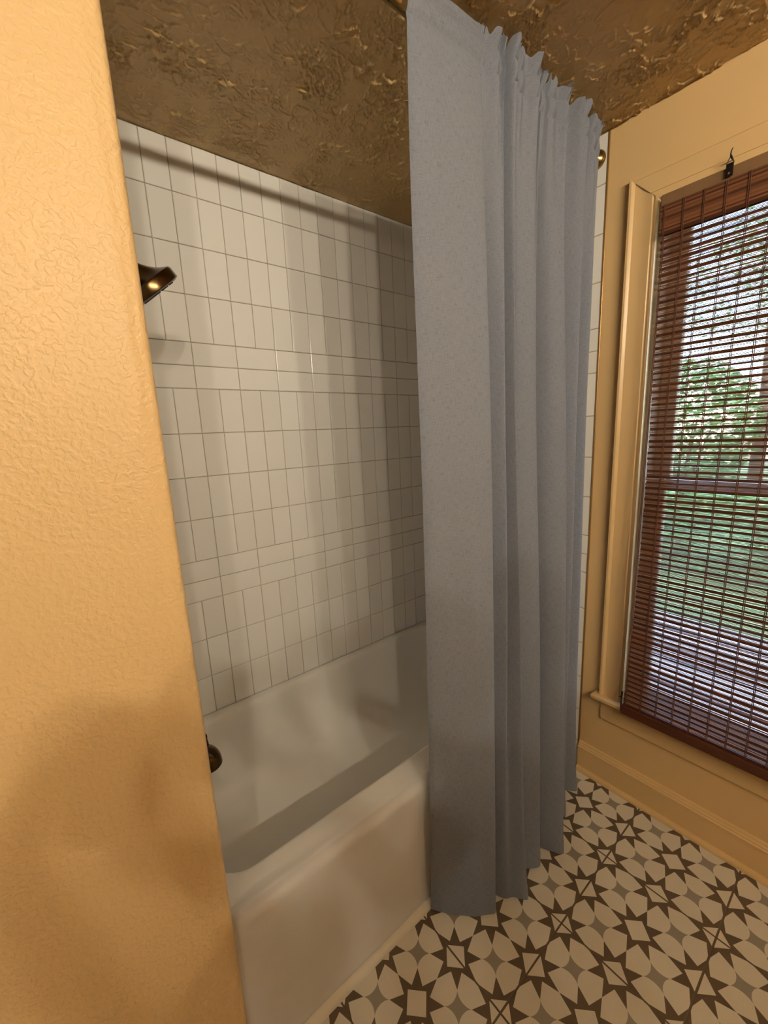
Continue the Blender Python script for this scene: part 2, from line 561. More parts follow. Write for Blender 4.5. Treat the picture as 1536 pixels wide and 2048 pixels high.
# baseboard on the right wall: board, stepped cap, shoe moulding
bm = bmesh.new()
x0 = XG
prof = [(x0, 0.0), (x0 - .016, 0.0), (x0 - .016, .104), (x0 - .019, .107), (x0 - .019, .112), (x0 - .014, .115),
        (x0 - .014, .119), (x0 - .009, .124), (x0 - .007, .130), (x0 - .003, .132), (x0, .132)]
prism_along_y(bm, prof, YF, -0.8445)
bb = struct('baseboard_right', bm, M_trim, label='gold baseboard with a stepped cap under the window')
bm = bmesh.new()
prof = [(x0 - .016, 0.0)] + [(x0 - .016 - .015 * math.sin(a), .019 * math.cos(a)) for a in [k * PI / 16 for k in range(9)]]
prism_along_y(bm, prof, YF, -0.8445)
obj('shoe_moulding', bm, M_trim, bb, smooth=True, angle=50)

# quarter-round along the tub apron
bm = bmesh.new()
yq = -0.798
prof = [(yq, 0.0)] + [(yq - .019 * math.sin(a), .019 * math.cos(a)) for a in [k * PI / 16 for k in range(9)]]
prism_along_x(bm, prof, XW + .002, XR)
struct('trim_2', bm, M_round, label='cream quarter-round moulding along the foot of the tub', smooth=True, angle=50)

# ------------------------------------------------------------------ window
XJ = XG + 0.115
win = empty_struct('window_1', (XR, -1.4, 1.28), 'tall double-hung window in the right wall')
CF = 1.160
def casing_profile(inner, outer, face, back):
    """(depth x, lateral) list from inner to outer edge, stepped band profile"""
    w = outer - inner
    return [(back, inner), (face + .004, inner), (face, inner + .02 * w), (face, inner + .10 * w), (face + .003, inner + .11 * w), (face + .003, inner + .17 * w),
            (face + .0005, inner + .20 * w), (face + .0045, inner + .42 * w), (face + .0055, inner + .6 * w), (face + .003, inner + .80 * w),
            (face - .002, inner + .86 * w), (face - .004, inner + .90 * w), (face - .004, inner + .97 * w), (face, inner + w), (back, inner + w)]
cw = 0.089
def mitre_casing(prof_fn, side):
    pass
bm = bmesh.new()
pr = casing_profile(0.0, cw, CF, XG)
rows = []
rows.append([(d, WY1 + l, .406) for d, l in pr])
rows.append([(d, WY1 + l, WZ1 + l) for d, l in pr])
vs = grid_faces(bm, rows, close_u=True); bm.faces.new(vs[0]); bm.faces.new(vs[-1])
obj('side_casing', bm, M_trim, win, smooth=True, angle=25)
bm = bmesh.new()
rows = [[(d, WY0 - l, .406) for d, l in pr], [(d, WY0 - l, WZ1 + l) for d, l in pr]]
vs = grid_faces(bm, rows, close_u=True); bm.faces.new(vs[0]); bm.faces.new(vs[-1])
obj('side_casing', bm, M_trim, win, smooth=True, angle=25)
bm = bmesh.new()
# the head casing is flush with built-out plaster above it: its outer band is filled level
prh = [(XG, 0.0), (CF + .004, 0.0), (CF, .02 * cw), (CF, .24 * cw), (CF + .0025, .255 * cw), (CF + .0005, .27 * cw), (CF + .001, .84 * cw),
       (CF + .004, .86 * cw), (CF + .002, .88 * cw), (CF + .002, cw), (XG, cw)]
rows = [[(d, WY1 + l * 0.999, WZ1 + l) for d, l in prh], [(d, WY0 - l * 0.999, WZ1 + l) for d, l in prh]]
vs = grid_faces(bm, rows, close_u=True); bm.faces.new(vs[0]); bm.faces.new(vs[-1])
obj('head_casing', bm, M_trim, win)
# stool and apron board
bm = bmesh.new(); box(bm, 1.131, XG + .10, WY0 - .11, -0.8987, .389, .406, .004, 2)
obj('window_stool', bm, M_trim, win)
bm = bmesh.new(); box(bm, XG - .012, XG, WY0 - .09, -0.925, .292, .389, .003, 2)
obj('window_apron', bm, M_trim, win)
# jambs
bm = bmesh.new()
box(bm, XG - .002, XJ, WY1 - .014, WY1, .406, WZ1)
obj('jamb', bm, M_sash, win)
bm = bmesh.new(); box(bm, XG - .002, XJ, WY0, WY0 + .014, .406, WZ1); obj('jamb', bm, M_sash, win)
bm = bmesh.new(); box(bm, XG - .002, XJ, WY0 + .014, WY1 - .014, WZ1 - .016, WZ1); obj('head_jamb', bm, M_trim, win)
def sash(name, xc, z0, z1, top, bot, side):
    b2 = bmesh.new()
    ya, yb = WY0 + .016, WY1 - .016
    x0_, x1_ = xc - .017, xc + .017
    box(b2, x0_, x1_, yb - side, yb, z0, z1, .003, 1)
    box(b2, x0_, x1_, ya, ya + side, z0, z1, .003, 1)
    box(b2, x0_, x1_, ya + side, yb - side, z1 - top, z1, .003, 1)
    box(b2, x0_, x1_, ya + side, yb - side, z0, z0 + bot, .003, 1)
    so = obj(name, b2, M_sash, win)
    b2 = bmesh.new(); box(b2, xc - .002, xc + .002, ya + side, yb - side, z0 + bot, z1 - top)
    po = obj('window_pane', b2, M_glass, so)
    return so
sash('lower_sash', XG + .045, .406, 1.285, .035, .07, .050)
sash('upper_sash', XG + .088, 1.25, WZ1 - .016, .050, .035, .050)

# ------------------------------------------------------------------ bathtub
TX0, TX1, TY0, TY1 = XE + .002, XR - .004, -0.764, -0.004
DZ = .4345
tub = thing('bathtub', 'white built-in alcove bathtub with a plain front apron', 'bathtub', ((TX0 + TX1) / 2, -.39, 0))
def rrect(x0, x1, y0, y1, rad, nc=10, ns=14):
    pts = []
    cs = [(x1 - rad, y1 - rad, 0), (x0 + rad, y1 - rad, PI / 2), (x0 + rad, y0 + rad, PI), (x1 - rad, y0 + rad, 3 * PI / 2)]
    for i, (cx, cy, a0) in enumerate(cs):
        for k in range(nc + 1):
            a = a0 + k * PI / 2 / nc
            pts.append((cx + rad * math.cos(a), cy + rad * math.sin(a)))
        nx_, ny_, na = cs[(i + 1) % 4]
        pe = pts[-1]; qs = (nx_ + rad * math.cos(na), ny_ + rad * math.sin(na))
        for k in range(1, ns):
            t = k / ns
            pts.append((pe[0] + (qs[0] - pe[0]) * t, pe[1] + (qs[1] - pe[1]) * t))
    return pts
def sst(a, b_, v):
    t = min(1, max(0, (v - a) / (b_ - a))); return t * t * (3 - 2 * t)
IX0, IX1, IY0, IY1 = -0.268, 1.085, -0.676, -0.040
loops = []
def lp(x0, x1, y0, y1, rad, z, lip=0.0):
    loops.append([(x, y, z + (lip * sst(.16, -.18, x) if y < -.60 else 0)) for x, y in rrect(x0, x1, y0, y1, rad)])
lp(TX0, TX1, TY0, TY1, .004, DZ - .0005, .0045)
lp(TX0 + .012, TX1 - .012, TY0 + .012, TY1 - .008, .006, DZ + .0005, .0035)
lp(TX0 + .017, TX1 - .02, TY0 + .021, TY1 - .013, .012, DZ - .0005, -.0015)
lp(TX0 + .020, TX1 - .03, TY0 + .040, TY1 - .018, .02, DZ - .001, -.001)
lp(IX0 - .014, IX1 + .014, IY0 - .014, IY1 + .010, .085, DZ - .002)
for ins, z in ((-.006, DZ - .004), (.0, DZ - .010), (.005, DZ - .022), (.008, DZ - .045), (.014, DZ - .11), (.022, DZ - .19),
               (.034, DZ - .25), (.052, DZ - .285), (.08, DZ - .31), (.12, DZ - .325), (.18, DZ - .332), (.27, DZ - .336)):
    lp(IX0 + ins * .8, IX1 - ins * 1.5, IY0 + ins, IY1 - ins, min(max(.03, .085 - ins * .1), .30 - ins), z)
bm = bmesh.new()
vs = grid_faces(bm, loops, close_u=True)
bm.faces.new(vs[-1])
obj('basin', bm, M_tub, tub, smooth=True, angle=60)
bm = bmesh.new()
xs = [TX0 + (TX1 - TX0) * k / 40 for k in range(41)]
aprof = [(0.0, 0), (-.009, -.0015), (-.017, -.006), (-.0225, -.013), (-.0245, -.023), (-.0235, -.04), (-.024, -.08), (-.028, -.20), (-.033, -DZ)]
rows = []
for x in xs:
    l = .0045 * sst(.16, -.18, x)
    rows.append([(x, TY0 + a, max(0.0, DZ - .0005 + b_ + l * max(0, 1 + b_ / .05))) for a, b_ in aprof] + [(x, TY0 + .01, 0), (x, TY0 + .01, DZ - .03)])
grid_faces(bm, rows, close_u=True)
obj('apron', bm, M_apron_shaded, tub, smooth=True, angle=60)

# ------------------------------------------------------------------ shower head and tub spout
HN = Vector((.655, 0.09, -.755)).normalized()
HC = Vector((-.178, -.39, 1.838))
sh = thing('showerhead', 'dark brass bell-shaped shower head poking out from behind the gold wall', 'shower head', HC)
bm = bmesh.new()
lathe(bm, HC, -HN, [(.070, -.001), (.0745, .0), (.076, .002), (.076, .022), (.0735, .0265), (.068, .029), (.057, .034), (.046, .041), (.036, .050), (.027, .060), (.020, .070), (.017, .078), (.017, .090)], 56)
obj('head_bell', bm, M_bronze, sh, smooth=True, angle=35)
bm = bmesh.new(); lathe(bm, HC, HN, [(.069, -.001), (.069, .0015), (.066, .0022), (.001, .0022)], 48)
for k in range(3):
    for j in range(8 + 8 * k):
        a = 2 * PI * j / (8 + 8 * k); rr = .018 + .019 * k
        u_, w_ = frame_of(HN)
        lathe(bm, HC + rr * (math.cos(a) * u_ + math.sin(a) * w_), HN, [(.0022, .002), (.0018, .0042), (.0005, .0045)], 8)
obj('spray_face', bm, M_black, sh, smooth=True, angle=35)
bm = bmesh.new()
n0 = HC - HN * .088
sweep(bm, [n0, n0 - HN * .02, n0 - HN * .038 + Vector((-.004, 0, -.001)), (-.272, -.389, 1.944), (XE, -.389, 1.950)], [.0105] * 5, 16)
obj('shower_arm', bm, M_bronze, sh, smooth=True, angle=40)
bm = bmesh.new(); lathe(bm, HC - HN * .086, HN, [(.0145, -.012), (.0165, -.008), (.0165, .006), (.014, .010)], 24)
obj('ball_joint', bm, M_bronze, sh, smooth=True, angle=40)
bm = bmesh.new(); lathe(bm, (XE, -.389, 1.950), (1, 0, 0), [(.03, 0), (.03, .003), (.022, .009), (.011, .012)], 32)
obj('wall_flange', bm, M_brass, sh, smooth=True, angle=40)

sp_ = thing('tub_spout', 'dark bronze tub spout with a diverter knob low behind the gold wall', 'tub spout', (-.24, -.40, .55))
bm = bmesh.new()
pth = [(XE, -.40, .584), (-.27, -.40, .585), (-.235, -.40, .583)]
for k in range(1, 9):
    a = k / 8 * PI * .46
    pth.append((-.235 + .036 * math.sin(a), -.40, .583 - .036 * (1 - math.cos(a)) * 1.15))
pth.append((-.1965, -.40, .534))
rad = [.030, .030, .031] + [.0315] * 8 + [.030]
sweep(bm, pth, rad, 28, cap=True)
obj('spout_body', bm, M_bronze, sp_, smooth=True, angle=50)
bm = bmesh.new(); lathe(bm, (-.1965, -.40, .535), (.05, 0, -1), [(.025, -.002), (.0255, .0), (.0265, .002), (.024, .003), (.023, -.006), (.001, -.006)], 28)
obj('spout_mouth', bm, M_black, sp_, smooth=True, angle=40)
bm = bmesh.new(); lathe(bm, (-.204, -.40, .604), (-.10, 0, 1), [(.0065, -.004), (.0062, .022), (.0072, .026), (.0078, .033), (.006, .037), (.001, .0375)], 18)
obj('diverter_knob', bm, M_bronze, sp_, smooth=True, angle=40)
bm = bmesh.new(); lathe(bm, (XE, -.40, .584), (1, 0, 0), [(.038, 0), (.038, .004), (.033, .007)], 32)
obj('wall_flange', bm, M_bronze, sp_, smooth=True, angle=40)

# ------------------------------------------------------------------ curtain rod
RY, RZ = -.803, 2.367
rod = thing('curtain_rod', 'aged brass curtain rod spanning the tub alcove below the ceiling', 'curtain rod', (.44, RY, RZ))
bm = bmesh.new(); sweep(bm, [(XE, RY, RZ), (.0, RY, RZ), (.6, RY, RZ), (XR, RY, RZ)], .0125, 24)
obj('rod_tube', bm, M_brass, rod, smooth=True, angle=40)
for xf, s in ((XR, -1), (XE, 1)):
    bm = bmesh.new(); lathe(bm, (xf, RY, RZ), (s, 0, 0), [(.0295, 0), (.0305, .004), (.029, .010), (.0245, .017), (.018, .022), (.0145, .025), (.0142, .034)], 36)
    obj('end_flange', bm, M_brass, rod, smooth=True, angle=40)

# ------------------------------------------------------------------ shower curtain
LEV = [.015, .15, .4, .7, 1.0, 1.3, 1.6, 1.9, 2.15, 2.33]
RIDGE = {
 'L': [(0.2835, -0.8229), (0.2859, -0.8217), (0.2918, -0.8196), (0.297, -0.8172), (0.3056, -0.8148), (0.3078, -0.8125), (0.2963, -0.8103), (0.291, -0.8120), (0.2888, -0.8170), (0.2888, -0.820)],
 'A': [(0.4286, -0.9571), (0.4377, -0.9488), (0.4588, -0.9337), (0.4751, -0.916), (0.4879, -0.8988), (0.502, -0.8822), (0.5176, -0.8663), (0.5189, -0.8515), (0.5136, -0.8403), (0.5119, -0.835)],
 'B': [(0.480, -0.947), (0.487, -0.939), (0.508, -0.926), (0.537, -0.911), (0.5634, -0.8923), (0.5747, -0.876), (0.5872, -0.8606), (0.5957, -0.8461), (0.5916, -0.8352), (0.5858, -0.83)],
 'C': [(0.5384, -0.9958), (0.5424, -0.9853), (0.5508, -0.966), (0.5617, -0.9434), (0.5764, -0.9215), (0.5902, -0.9002), (0.6028, -0.88), (0.6161, -0.861), (0.627, -0.8468), (0.6308, -0.84)],
 'D': [(0.6573, -0.971), (0.6699, -0.9621), (0.6874, -0.946), (0.6999, -0.927), (0.7079, -0.9085), (0.7147, -0.8907), (0.7204, -0.8736), (0.73, -0.8577), (0.7375, -0.8457), (0.7388, -0.84)],
 'E': [(0.7581, -0.9988), (0.7672, -0.9881), (0.7927, -0.9684), (0.8221, -0.9454), (0.8472, -0.923), (0.8659, -0.9014), (0.8808, -0.8807), (0.8842, -0.8614), (0.8809, -0.8469), (0.8792, -0.84)],
 'F': [(1.1276, -0.8517), (1.1105, -0.8492), (1.0872, -0.8447), (1.1039, -0.8394), (1.1207, -0.8342), (1.1333, -0.8292), (1.1453, -0.8244), (1.1459, -0.8215), (1.1374, -0.8225), (1.1305, -0.823)]}
def smoothed(vals):
    v = np.array(vals, float)
    for _ in range(2):
        w = v.copy(); w[1:-1] = .25 * v[:-2] + .5 * v[1:-1] + .25 * v[2:]; v = w
    return v
RX = {k: smoothed([a for a, _ in r_]) for k, r_ in RIDGE.items()}
RYV = {k: smoothed([b_ for _, b_ in r_]) for k, r_ in RIDGE.items()}
def rp(k, z):
    return np.array([np.interp(z, LEV, RX[k]), np.interp(z, LEV, RYV[k])])
def shoulder(k0, k1, z, t, w):
    a, b_ = rp(k0, z), rp(k1, z)
    return np.array([a[0] + (b_[0] - a[0]) * t, -.815 + (b_[1] + .815) * w])
def valley(k0, k1, z, t=.45, d=1.0, deep=0.0):
    a, b_ = rp(k0, z), rp(k1, z)
    s = min(1, max(0, (2.33 - z) / 2.3))
    yv = -.812 - .016 * s
    yv += (.048 + deep) * sst(.45, .62, z) * (1 - sst(1.7, 2.33, z))
    x = a[0] + (b_[0] - a[0]) * t
    return np.array([x, yv * d + (1 - d) * (a[1] + b_[1]) / 2])
def controls(z):
    L, A, B, C, D, E, F = (rp(k, z) for k in 'LABCDEF')
    s = min(1, max(0, (2.33 - z) / 2.3))
    P_ = [L, L * .66 + A * .34 + np.array([.0, -.006 - .006 * s]), L * .3 + A * .7 + np.array([.0, -.004 - .012 * s]),
          A, valley('A', 'B', z, .30, .75 + .25 * (1 - s)), B, valley('B', 'C', z, .4, .02 + .75 * (1 - s)), C, valley('C', 'D', z, .16, 1, .05), shoulder('C', 'D', z, .36, .62), D, valley('D', 'E', z, .10), shoulder('D', 'E', z, .22, .45), valley('D', 'E', z, .34, 1, .06), shoulder('D', 'E', z, .55, .66), E,
          valley('E', 'F', z, .14), E * .62 + F * .38 + np.array([0, -.018 + .030 * s]), valley('E', 'F', z, .55, .9), E * .25 + F * .75 + np.array([0, -.014 - .004 * s]), valley('E', 'F', z, .86, .8), F]
    return np.array(P_)
KN = [0, .75, 1.5, 2.25, 3.1, 3.6, 4.1, 4.7, 5.6, 6.3, 6.8, 7.4, 7.9, 8.4, 9.0, 9.5, 10.2, 10.8, 11.4, 12.0, 12.5, 13.0]
def catmull(P_, tt):
    K = np.array(KN); i = int(np.clip(np.searchsorted(K, tt, side='right') - 1, 0, len(K) - 2))
    h = K[i + 1] - K[i]; u_ = (tt - K[i]) / h
    def tan(j):
        if j == 0: return (P_[1] - P_[0]) / (K[1] - K[0])
        if j == len(K) - 1: return (P_[-1] - P_[-2]) / (K[-1] - K[-2])
        return (P_[j + 1] - P_[j - 1]) / (K[j + 1] - K[j - 1])
    m0, m1 = tan(i) * h, tan(i + 1) * h
    return (2 * u_**3 - 3 * u_**2 + 1) * P_[i] + (u_**3 - 2 * u_**2 + u_) * m0 + (-2 * u_**3 + 3 * u_**2) * P_[i + 1] + (u_**3 - u_**2) * m1
NS = 620
TT = np.linspace(0, KN[-1], NS)
ztop = 2.425
zs = np.concatenate([np.linspace(.0, .2, 7)[:-1], np.linspace(.2, 2.0, 46)[:-1], np.linspace(2.0, 2.33, 30)[:-1], np.linspace(2.33, ztop, 22)])
ph = rng.uniform(0, 2 * PI, 8)
def ripple(t):
    """irregular little gathers"""
    return (math.sin(t * 11.4 + 1.6 * math.sin(t * 2.1 + ph[0])) * .5 + math.sin(t * 21.1 + ph[1] + 1.4 * math.sin(t * 3.3)) * .5)
top_jit = [0.007 * math.sin(t * 5.3 + ph[2]) * math.sin(t * 13.7) + .005 * math.sin(t * 29.0 + ph[3]) + .003 * math.sin(t * 53.) for t in TT]
def curtain_point(j, z, off=0.0):
    t = TT[j]
    zz = min(max(z, .015), 2.33)
    p_ = catmull(controls(zz), t)
    g = min(1, max(0, (t - 2.0) / 1.2)); g = g * g * (3 - 2 * g)          # the first, flat panel stays ungathered
    if z > 1.2:
        below = math.exp(-max(0, 2.34 - z) / .19)
        amp = .0125 * below * g
        if z > 2.335:
            q = (z - 2.335) / (ztop - 2.335)
            amp = .0095 * g * (1.0 if q < .62 else 1.0 + .9 * (q - .62) / .38)
        p_ = p_ + np.array([.004 * math.cos(t * 11 + ph[4]) * below * g, -amp * (1 + ripple(t))])
        # pocket: cloth pulled round the rod, pinched at the seams
        if z > 2.30:
            bulge = math.exp(-((z - 2.367) / .020) ** 2) * .006 - math.exp(-((z - 2.342) / .006) ** 2) * .004 - math.exp(-((z - 2.393) / .006) ** 2) * .005
            p_ = p_ + np.array([0, -bulge])
    # long soft wrinkles
    p_ = p_ + np.array([0, .0022 * math.sin(t * 5.1 + z * 2.3 + ph[5]) * math.sin(z * 3.1 + t)])
    return p_
hem_z = [.006 + .010 * (0.5 + 0.5 * math.sin(t * 2.6 + ph[6])) for t in TT]
cur = thing('shower_curtain', 'blue-grey linen shower curtain gathered to the right along its rod', 'curtain', (.7, -.87, 0))
bm = bmesh.new()
uvl = bm.loops.layers.uv.new('UVMap')
rows = []; uvs = []
for z in zs:
    row = []
    for j in range(NS):
        zz = z if z > .2 else hem_z[j] + (z / .2) * (.2 - hem_z[j])
        g = min(1, max(0, (TT[j] - 2.0) / 1.2))
        if z > 2.395: zz = z + (z - 2.395) / (ztop - 2.395) * (top_jit[j] * g - .012 * (1 - g))
        q = curtain_point(j, z)
        row.append((q[0], q[1], zz))
    rows.append(row)
arc = np.concatenate([[0], np.cumsum([math.dist(rows[30][j], rows[30][j + 1]) for j in range(NS - 1)])])
V_ = grid_faces(bm, rows)
vi = {}
for i, r_ in enumerate(V_):
    for j, v in enumerate(r_): vi[v] = (arc[j], rows[i][j][2])
for f in bm.faces:
    for l_ in f.loops: l_[uvl].uv = vi[l_.vert]
me_c = obj('drape', bm, M_linen, cur, smooth=True)
# doubled hems: side hem at the free edge, bottom hem
def cloth_strip(js, zlist, off, name):
    b2 = bmesh.new(); ul = b2.loops.layers.uv.new('UVMap')
    R_ = []; U_ = {}
    for z in zlist:
        r_ = []
        for j in js:
            zz = z if z > .2 else hem_z[j] + (z / .2) * (.2 - hem_z[j])
            q = curtain_point(j, z); q2 = curtain_point(min(j + 1, NS - 1), z); q1 = curtain_point(max(j - 1, 0), z)
            d = (q2 - q1) / (np.linalg.norm(q2 - q1) + 1e-9)
            n_ = np.array([d[1], -d[0]])
            r_.append((q[0] + n_[0] * off, q[1] + n_[1] * off, zz))
        R_.append(r_)
    V2 = grid_faces(b2, R_)
    for i, r_ in enumerate(V2):
        for k, v in enumerate(r_): U_[v] = (arc[js[k]], R_[i][k][2])
    for f in b2.faces:
        for l_ in f.loops: l_[ul].uv = U_[l_.vert]
    return obj(name, b2, M_linen, cur, smooth=True)
nh = int(np.searchsorted(arc, .014))
cloth_strip(list(range(0, nh + 1)), list(zs[:-18]), .0012, 'side_hem')
cloth_strip(list(range(0, NS)), [.0, .012, .025, .038, .05], .0012, 'bottom_hem')
# back layer of the rod pocket
b2 = bmesh.new(); ul = b2.loops.layers.uv.new('UVMap'); R_ = []
for z in np.linspace(2.342, 2.394, 6):
    R_.append([(curtain_point(j, z)[0], RY + .014 + .005 * math.sin(TT[j] * 9) * (TT[j] > 2), z) for j in range(36, NS, 3)])
V2 = grid_faces(b2, R_)
for f in b2.faces:
    for l_ in f.loops: l_[ul].uv = (l_.vert.co.x, l_.vert.co.z)
obj('rod_pocket', b2, M_linen, cur, smooth=True)

# ------------------------------------------------------------------ bamboo blind
BY0, BY1 = -1.79, -1.024
BZ0, BZ1 = .398, 2.128
def bx(z): return 1.150 + (1.118 - 1.150) * (BZ1 - z) / (BZ1 - BZ0)
blind = thing('bamboo_blind', 'dark reddish brown matchstick bamboo blind hanging over the window', 'blind', (1.14, -1.4, BZ0))
bm = bmesh.new(); box(bm, 1.144, 1.158, BY0 - .004, BY1 + .004, 2.116, 2.160, .003, 1)
obj('headrail', bm, M_head, blind)
pitch = .0196
def edge(z): return -.003 - .015 * max(0.0, math.sin(PI * (z - BZ0) / (BZ1 - BZ0))) * (1.25 - .5 * (z - BZ0) / (BZ1 - BZ0))
def stick(bm, z, h, t, jit):
    x = bx(z)
    ya, yb = BY0 - random.uniform(0, .004), BY1 + edge(z) + random.uniform(-.001, .003)
    dz = random.uniform(-jit, jit)
    n = 4
    rows_ = []
    for k in range(n + 1):
        y = ya + (yb - ya) * k / n
        w = random.uniform(-jit, jit) * .6 + dz
        rows_.append([(x - t / 2, y, z + w - h / 2), (x - t / 2, y, z + w + h / 2), (x + t / 2, y, z + w + h / 2), (x + t / 2, y, z + w - h / 2)])
    vs_ = grid_faces(bm, rows_, close_u=True)
    bm.faces.new(vs_[0]); bm.faces.new(vs_[-1])
bs, br = bmesh.new(), bmesh.new()
z = BZ0 + .040
while z < BZ1 - .004:
    stick(bs, z, .0066 + random.uniform(-.0012, .0012), .0022, .0006)
    for k in range(4):
        zz = z + pitch * (.235 + .177 * k)
        if zz < BZ1 - .004:
            stick(br, zz, .0021 + random.uniform(-.0003, .0003), .0017, .0005)
    z += pitch
# valance layer folded over the top of the blind
z = BZ1 - .085
while z < BZ1 - .003:
    hx = random.uniform(.0025, .006); z += hx / 2
    x = bx(z) - .006
    ya, yb = BY0 - random.uniform(0, .003), BY1 + random.uniform(-.001, .003)
    rows_ = [[(x - .001, y, z - hx / 2), (x - .001, y, z + hx / 2), (x + .001, y, z + hx / 2), (x + .001, y, z - hx / 2)] for y in (ya, yb)]
    v_ = grid_faces(bs if random.random() < .25 else br, rows_, close_u=True)
    z += hx / 2 - .0003
obj('slats', bs, M_slat, blind)
obj('reeds', br, M_reed, blind)
cy = BY1 - .010
while cy > BY0 + .01:
    b2 = bmesh.new()
    for d in (-.0022, .0022):
        pth = []
        n = 70
        for k in range(n + 1):
            zz = BZ0 + .03 + (BZ1 - BZ0 - .03) * k / n
            pth.append((bx(zz) - .0022 - (.0065 if zz > BZ1 - .09 else 0), cy + d * .8 + random.uniform(-.0004, .0004), zz))
        sweep(b2, pth, .0012, 6)
    obj('weaving_cord', b2, M_cord, blind)
    cy -= .0495
bm = bmesh.new(); box(bm, bx(BZ0) - .011, bx(BZ0) + .009, BY0 - .004, BY1 + .002, BZ0, BZ0 + .036, .003, 2)
obj('bottom_rail', bm, M_slat, blind)
bm = bmesh.new()
xc = bx(BZ0)
sweep(bm, [(xc, BY1 + .004, BZ0 + .004), (xc, BY1 + .005, BZ0 + .05), (xc + .001, BY1 + .004, BZ0 + .085)], [.0035, .0025, .0035], 10)
sweep(bm, [(xc + .001, BY1 + .005, BZ0 + .060), (xc + .001, BY1 + .013, BZ0 + .061)], .002, 8)
obj('end_clip', bm, M_black, blind)
# strap hanger on the headrail with its triangular ring, and the hook it hangs from
HY = -1.186
hz = 2.150
bm = bmesh.new(); box(bm, 1.1365, 1.1395, HY - .0085, HY + .0085, hz - .017, hz + .016, .001, 1)
hp = obj('strap_hanger', bm, M_black, blind)
bm = bmesh.new(); lathe(bm, (1.1365, HY, hz - .009), (-1, 0, 0), [(.0028, 0), (.0026, .0012), (.0005, .0016)], 14)
obj('screw_head', bm, M_steel, hp, smooth=True, angle=40)
bm = bmesh.new()
tri = [(HY - .008, hz + .015), (HY + .008, hz + .015), (HY + .0015, hz + .034), (HY - .0015, hz + .034)]
for k in range(4):
    a, b_ = tri[k], tri[(k + 1) % 4]
    sweep(bm, [(1.1375, a[0], a[1]), (1.1415 if k else 1.1375, b_[0], b_[1])], .0011, 8)
obj('hanger_ring', bm, M_black, hp)
bm = bmesh.new()
sweep(bm, [(1.163, HY, hz + .030), (1.150, HY, hz + .030), (1.140, HY, hz + .031), (1.135, HY, hz + .036), (1.134, HY - .001, hz + .043), (1.137, HY - .003, hz + .051)], [.0016, .0016, .0017, .0017, .0015, .001], 10)
tag(obj('cup_hook', bm, M_black, smooth=True, angle=50), 'small black screw hook in the head casing holding up the blind', 'hook')

# ------------------------------------------------------------------ vanity light (on the wall behind the viewer)
vl = thing('vanity_light', 'long brass vanity light bar with round bulbs behind the viewer', 'lamp', (-.5, YF, BULB_Z))
bm = bmesh.new(); box(bm, BULB_X[-1] - .14, BULB_X[0] + .14, YF, YF + .03, BULB_Z - .05, BULB_Z + .05, .006, 2)
obj('back_plate', bm, M_brass, vl)
M_bulb = emit('warm_bulb', BULB_COLOUR, BULB_STRENGTH)
for bxp in BULB_X:
    bm = bmesh.new(); sweep(bm, [(bxp, YF + .028, BULB_Z), (bxp, BULB_Y - .035, BULB_Z)], .018, 20)
    obj('lamp_socket', bm, M_brass, vl, smooth=True, angle=40)
    bm = bmesh.new(); bmesh.ops.create_uvsphere(bm, u_segments=20, v_segments=12, radius=BULB_R, matrix=Matrix.Translation((bxp, BULB_Y, BULB_Z)))
    obj('bulb', bm, M_bulb, vl, smooth=True)
    # shallow metal dish added under each bulb to block its downward light
    bm = bmesh.new(); lathe(bm, (bxp, BULB_Y, BULB_Z - .0365), (0, 0, -1), [(.046, -.004), (.0475, -.003), (.046, .0), (.040, .006), (.026, .012), (.012, .020), (.001, .021)], 28)
    obj('light_block_dish', bm, M_bronze, vl, smooth=True, angle=40)

# ------------------------------------------------------------------ outdoors, seen through the blind
M_lawn = simple('lawn_grass', (0.17, 0.28, 0.10), 0.9, noise=0.35, nscale=3)
M_pave = simple('pale_paving', (0.52, 0.50, 0.52), 0.8, noise=0.12, nscale=2)
M_leaf = simple('tree_leaf', (0.14, 0.30, 0.12), 0.6, noise=0.5, nscale=4)
M_leaf2 = simple('hedge_leaf', (0.14, 0.30, 0.12), 0.6, noise=0.5, nscale=6)
M_bark = simple('tree_bark', (0.12, 0.085, 0.06), 0.9, noise=0.3, nscale=10, bump=0.5, bscale=20, bdist=.02)
bm = bmesh.new(); box(bm, XR + .2, 26, -22, 18, -.75, -.65)
g = struct('ground', bm, M_lawn, label='lawn outside the window')
bm = bmesh.new(); box(bm, XR + .2, 4.6, -10, 8, -.65, -.61)
struct('patio', bm, M_pave, label='pale paved strip outside the window')
def foliage(bm, centre, rad, n, size):
    c = Vector(centre)
    for _ in range(n):
        d = Vector(rng.normal(size=3)); d.normalize()
        rr = rng.uniform(.55, 1.0) ** .6
        p_ = c + Vector((d.x * rad[0], d.y * rad[1], d.z * rad[2])) * rr
        a = Vector(rng.normal(size=3)).normalized(); u_, w_ = frame_of(a)
        s = size * rng.uniform(.6, 1.3)
        v4 = [bm.verts.new(p_ + s * q) for q in (u_, w_ * .5, -u_, -w_ * .5)]
        bm.faces.new(v4)
def tree(x, y, h, r_, label, n=5200):
    t = thing('tree', label, 'tree', (x, y, -.65))
    b2 = bmesh.new(); sweep(b2, [(x, y, -.65), (x + .1, y, h * .3), (x - .05, y + .1, h * .62)], [.2, .15, .07], 12)
    obj('trunk', b2, M_bark, t, smooth=True)
    b2 = bmesh.new()
    for q in range(5):
        foliage(b2, (x + rng.uniform(-.5, .5) * r_, y + rng.uniform(-.6, .6) * r_, h * rng.uniform(.55, .95)), (r_ * .75, r_ * .75, r_ * .6), n // 5, .075)
    obj('crown', b2, M_leaf, t)
tree(8.5, 3.0, 4.6, 1.6, 'leafy green tree outside the left part of the window')
